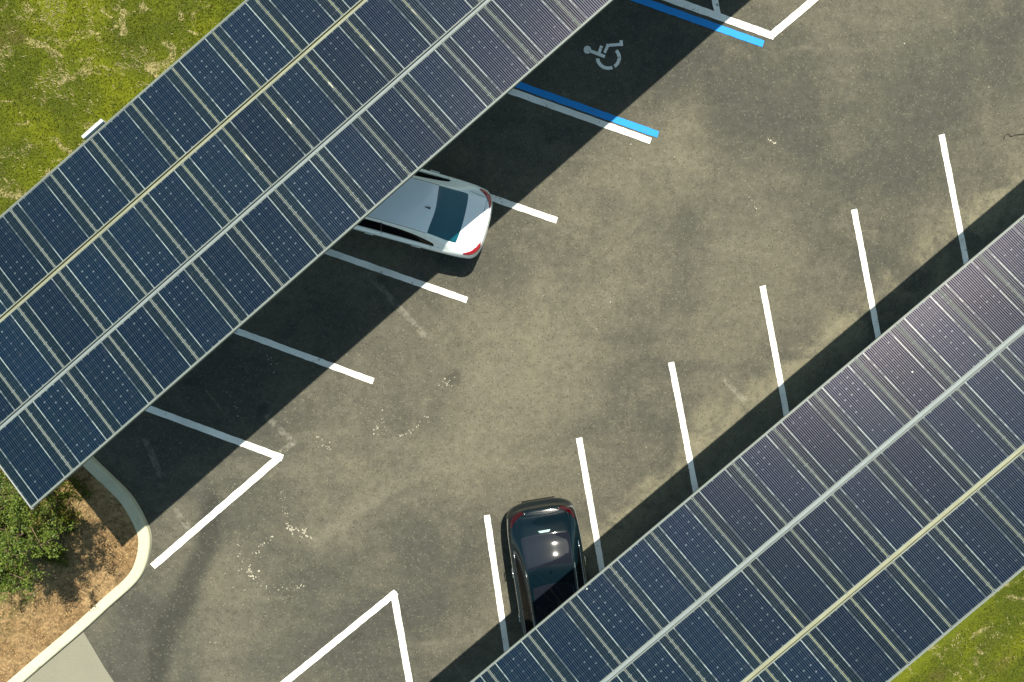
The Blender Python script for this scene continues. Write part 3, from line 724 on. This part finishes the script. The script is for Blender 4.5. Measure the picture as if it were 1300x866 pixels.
def pickg(p):
    s = mn.noise(Vector((p.x * .9, p.y * .9, 3))) + .5 * mn.noise(Vector((p.x * 2.6, p.y * 2.6, 7))) + .3 * mn.noise(Vector((p.x * 7, p.y * 7, 1)))
    r_ = random.random()
    if s > .30: return 1 if r_ < .75 else 0
    if s < -.25: return 2 if r_ < .5 else 0
    return 0 if r_ < .9 else (1 if r_ < .94 else 2)
gm_ = [M['blade_green'], M['blade_straw'], M['blade_dark']]
blades('grass', [G(-60, -60), G(370, -60), G(340, 60), G(60, 330), G(-60, 360)], 60000, .1, gm_, .02, .055, .006, 'rough yellow green grass with straw patches beyond the upper left canopy', pick=pickg)
blades('grass', [G(1080, 930), G(1380, 640), G(1380, 930)], 34000, .1, gm_, .02, .055, .006, 'rough yellow green grass beyond the lower right canopy', pick=pickg)
sp = [G(-60, 560), G(60, 540), G(110, 592), G(165, 655), G(172, 700), G(120, 762), G(20, 850), G(-60, 920)]
cw = G(40, 650)
blades('weeds', sp, 30000, .1, [M['leaf'], M['blade_green'], M['blade_dark']], .04, .16, .008, 'green weeds growing on the soil near the canopy corner',
       keep=lambda p: (p - cw).length + 1.3 * mn.noise(p * 1.7) < 1.15)
M['chip'] = simple('bark_chips', (0.27, 0.165, 0.07), 0.9, var=.5, vscale=12); M['chip_dark'] = simple('dark_chips', (0.12, 0.075, 0.04), 0.9, var=.4, vscale=12); M['chip_pale'] = simple('dry_leaves', (0.38, 0.26, 0.12), 0.9, var=.3, vscale=12)
cb = MB(); xs = [p.x for p in sp]; ys = [p.y for p in sp]
for k in range(26000):
    p = Vector((random.uniform(min(xs), max(xs)), random.uniform(min(ys), max(ys)), 0.106))
    if not pip(p, sp): continue
    t = random.uniform(0, 6.283); d = Vector((math.cos(t), math.sin(t), random.uniform(-.25, .25))); s = Vector((-d.y, d.x, random.uniform(-.4, .4))); L_ = random.uniform(.008, .026); q = p + Vector((0, 0, random.uniform(0, .018)))
    cb.poly([q - d * L_, q + s * L_ * .45, q + d * L_, q - s * L_ * .45], random.choice((0, 0, 1, 2)))
tag(cb.build('mulch', [M['chip'], M['chip_dark'], M['chip_pale']]), 'brown bark chips and dry leaves scattered over the soil', 'mulch', kind='stuff')
# pale scuffs and grit on the asphalt
M['scuff'] = simple('pale_scuff', (0.33, 0.31, 0.24), 0.9, var=.3)
gb_ = MB()
def fleck(p, r_, st=1.0, ang=None):
    n = random.randint(4, 6); t0 = random.uniform(0, 6.28) if ang is None else ang; pts = []
    for k in range(n):
        t = 2 * math.pi * k / n; rr = r_ * random.uniform(.35, 1.0); x, y = rr * math.cos(t) * st, rr * math.sin(t)
        pts.append((p.x + x * math.cos(t0) - y * math.sin(t0), p.y + x * math.sin(t0) + y * math.cos(t0), 0.006))
    gb_.poly(pts)
def trail(pts, n, jit, r0, r1, st=1.6):
    for k in range(n):
        s = random.random() * (len(pts) - 1); i = int(s); a, b = pts[i], pts[i + 1]; f_ = s - i
        fleck(G(a[0] + (b[0] - a[0]) * f_ + random.gauss(0, jit), a[1] + (b[1] - a[1]) * f_ + random.gauss(0, jit)), random.uniform(r0, r1), st)
trail([(357, 620), (362, 650), (368, 668)], 16, 1.5, .008, .022)
trail([(300, 690), (306, 708), (322, 735), (345, 747), (368, 745), (390, 742)], 34, 2.0, .008, .026)
trail([(322, 706), (333, 690), (350, 682)], 16, 2.0, .010, .028)
trail([(368, 672), (392, 678)], 26, 4, .010, .034, 2.2)
trail([(313, 722), (322, 728)], 14, 4, .012, .04)
trail([(400, 552), (420, 574)], 14, 3, .008, .022, 2.5)
trail([(507, 555), (525, 545), (547, 525)], 22, 1.2, .006, .018, 3)
trail([(475, 555), (487, 530)], 18, 4, .008, .024)
trail([(560, 490), (578, 482)], 16, 3.5, .008, .026)
trail([(280, 740), (330, 765), (390, 752)], 22, 12, .005, .016)
trail([(340, 450), (350, 470)], 10, 4, .008, .024); trail([(290, 500), (305, 530)], 10, 3, .006, .018)
trail([(975, 178), (982, 181)], 5, 1.5, .02, .05, 1.1)
trail([(950, 250), (962, 262)], 8, 3, .006, .02); trail([(268, 815), (275, 820)], 4, 3, .006, .02)
for _ in range(420):
    x, y = random.uniform(150, 1250), random.uniform(40, 860); fleck(G(x, y), random.uniform(.004, .013), 1.3)
tag(gb_.build('grit', M['scuff']), 'pale scuffs and grit scattered over the asphalt', 'grit', kind='stuff')
# dark curved mark on the asphalt at the right edge, built as thin tube
M['ground_mark'] = simple('dark_mark', (0.045, 0.042, 0.033), 0.9)
b = MB(); P = [G(x, y) for x, y in ((1274, 176), (1276, 172), (1280, 170), (1283, 173), (1290, 171), (1300, 170), (1312, 166))]
b.tube([p + Vector((0, 0, .022)) for p in smooth_path(P, 4)], [.009] * 25, 6)
tag(b.build('ground_mark', M['ground_mark'], None, True), 'dark curved mark on the asphalt at the right edge', 'ground_mark')
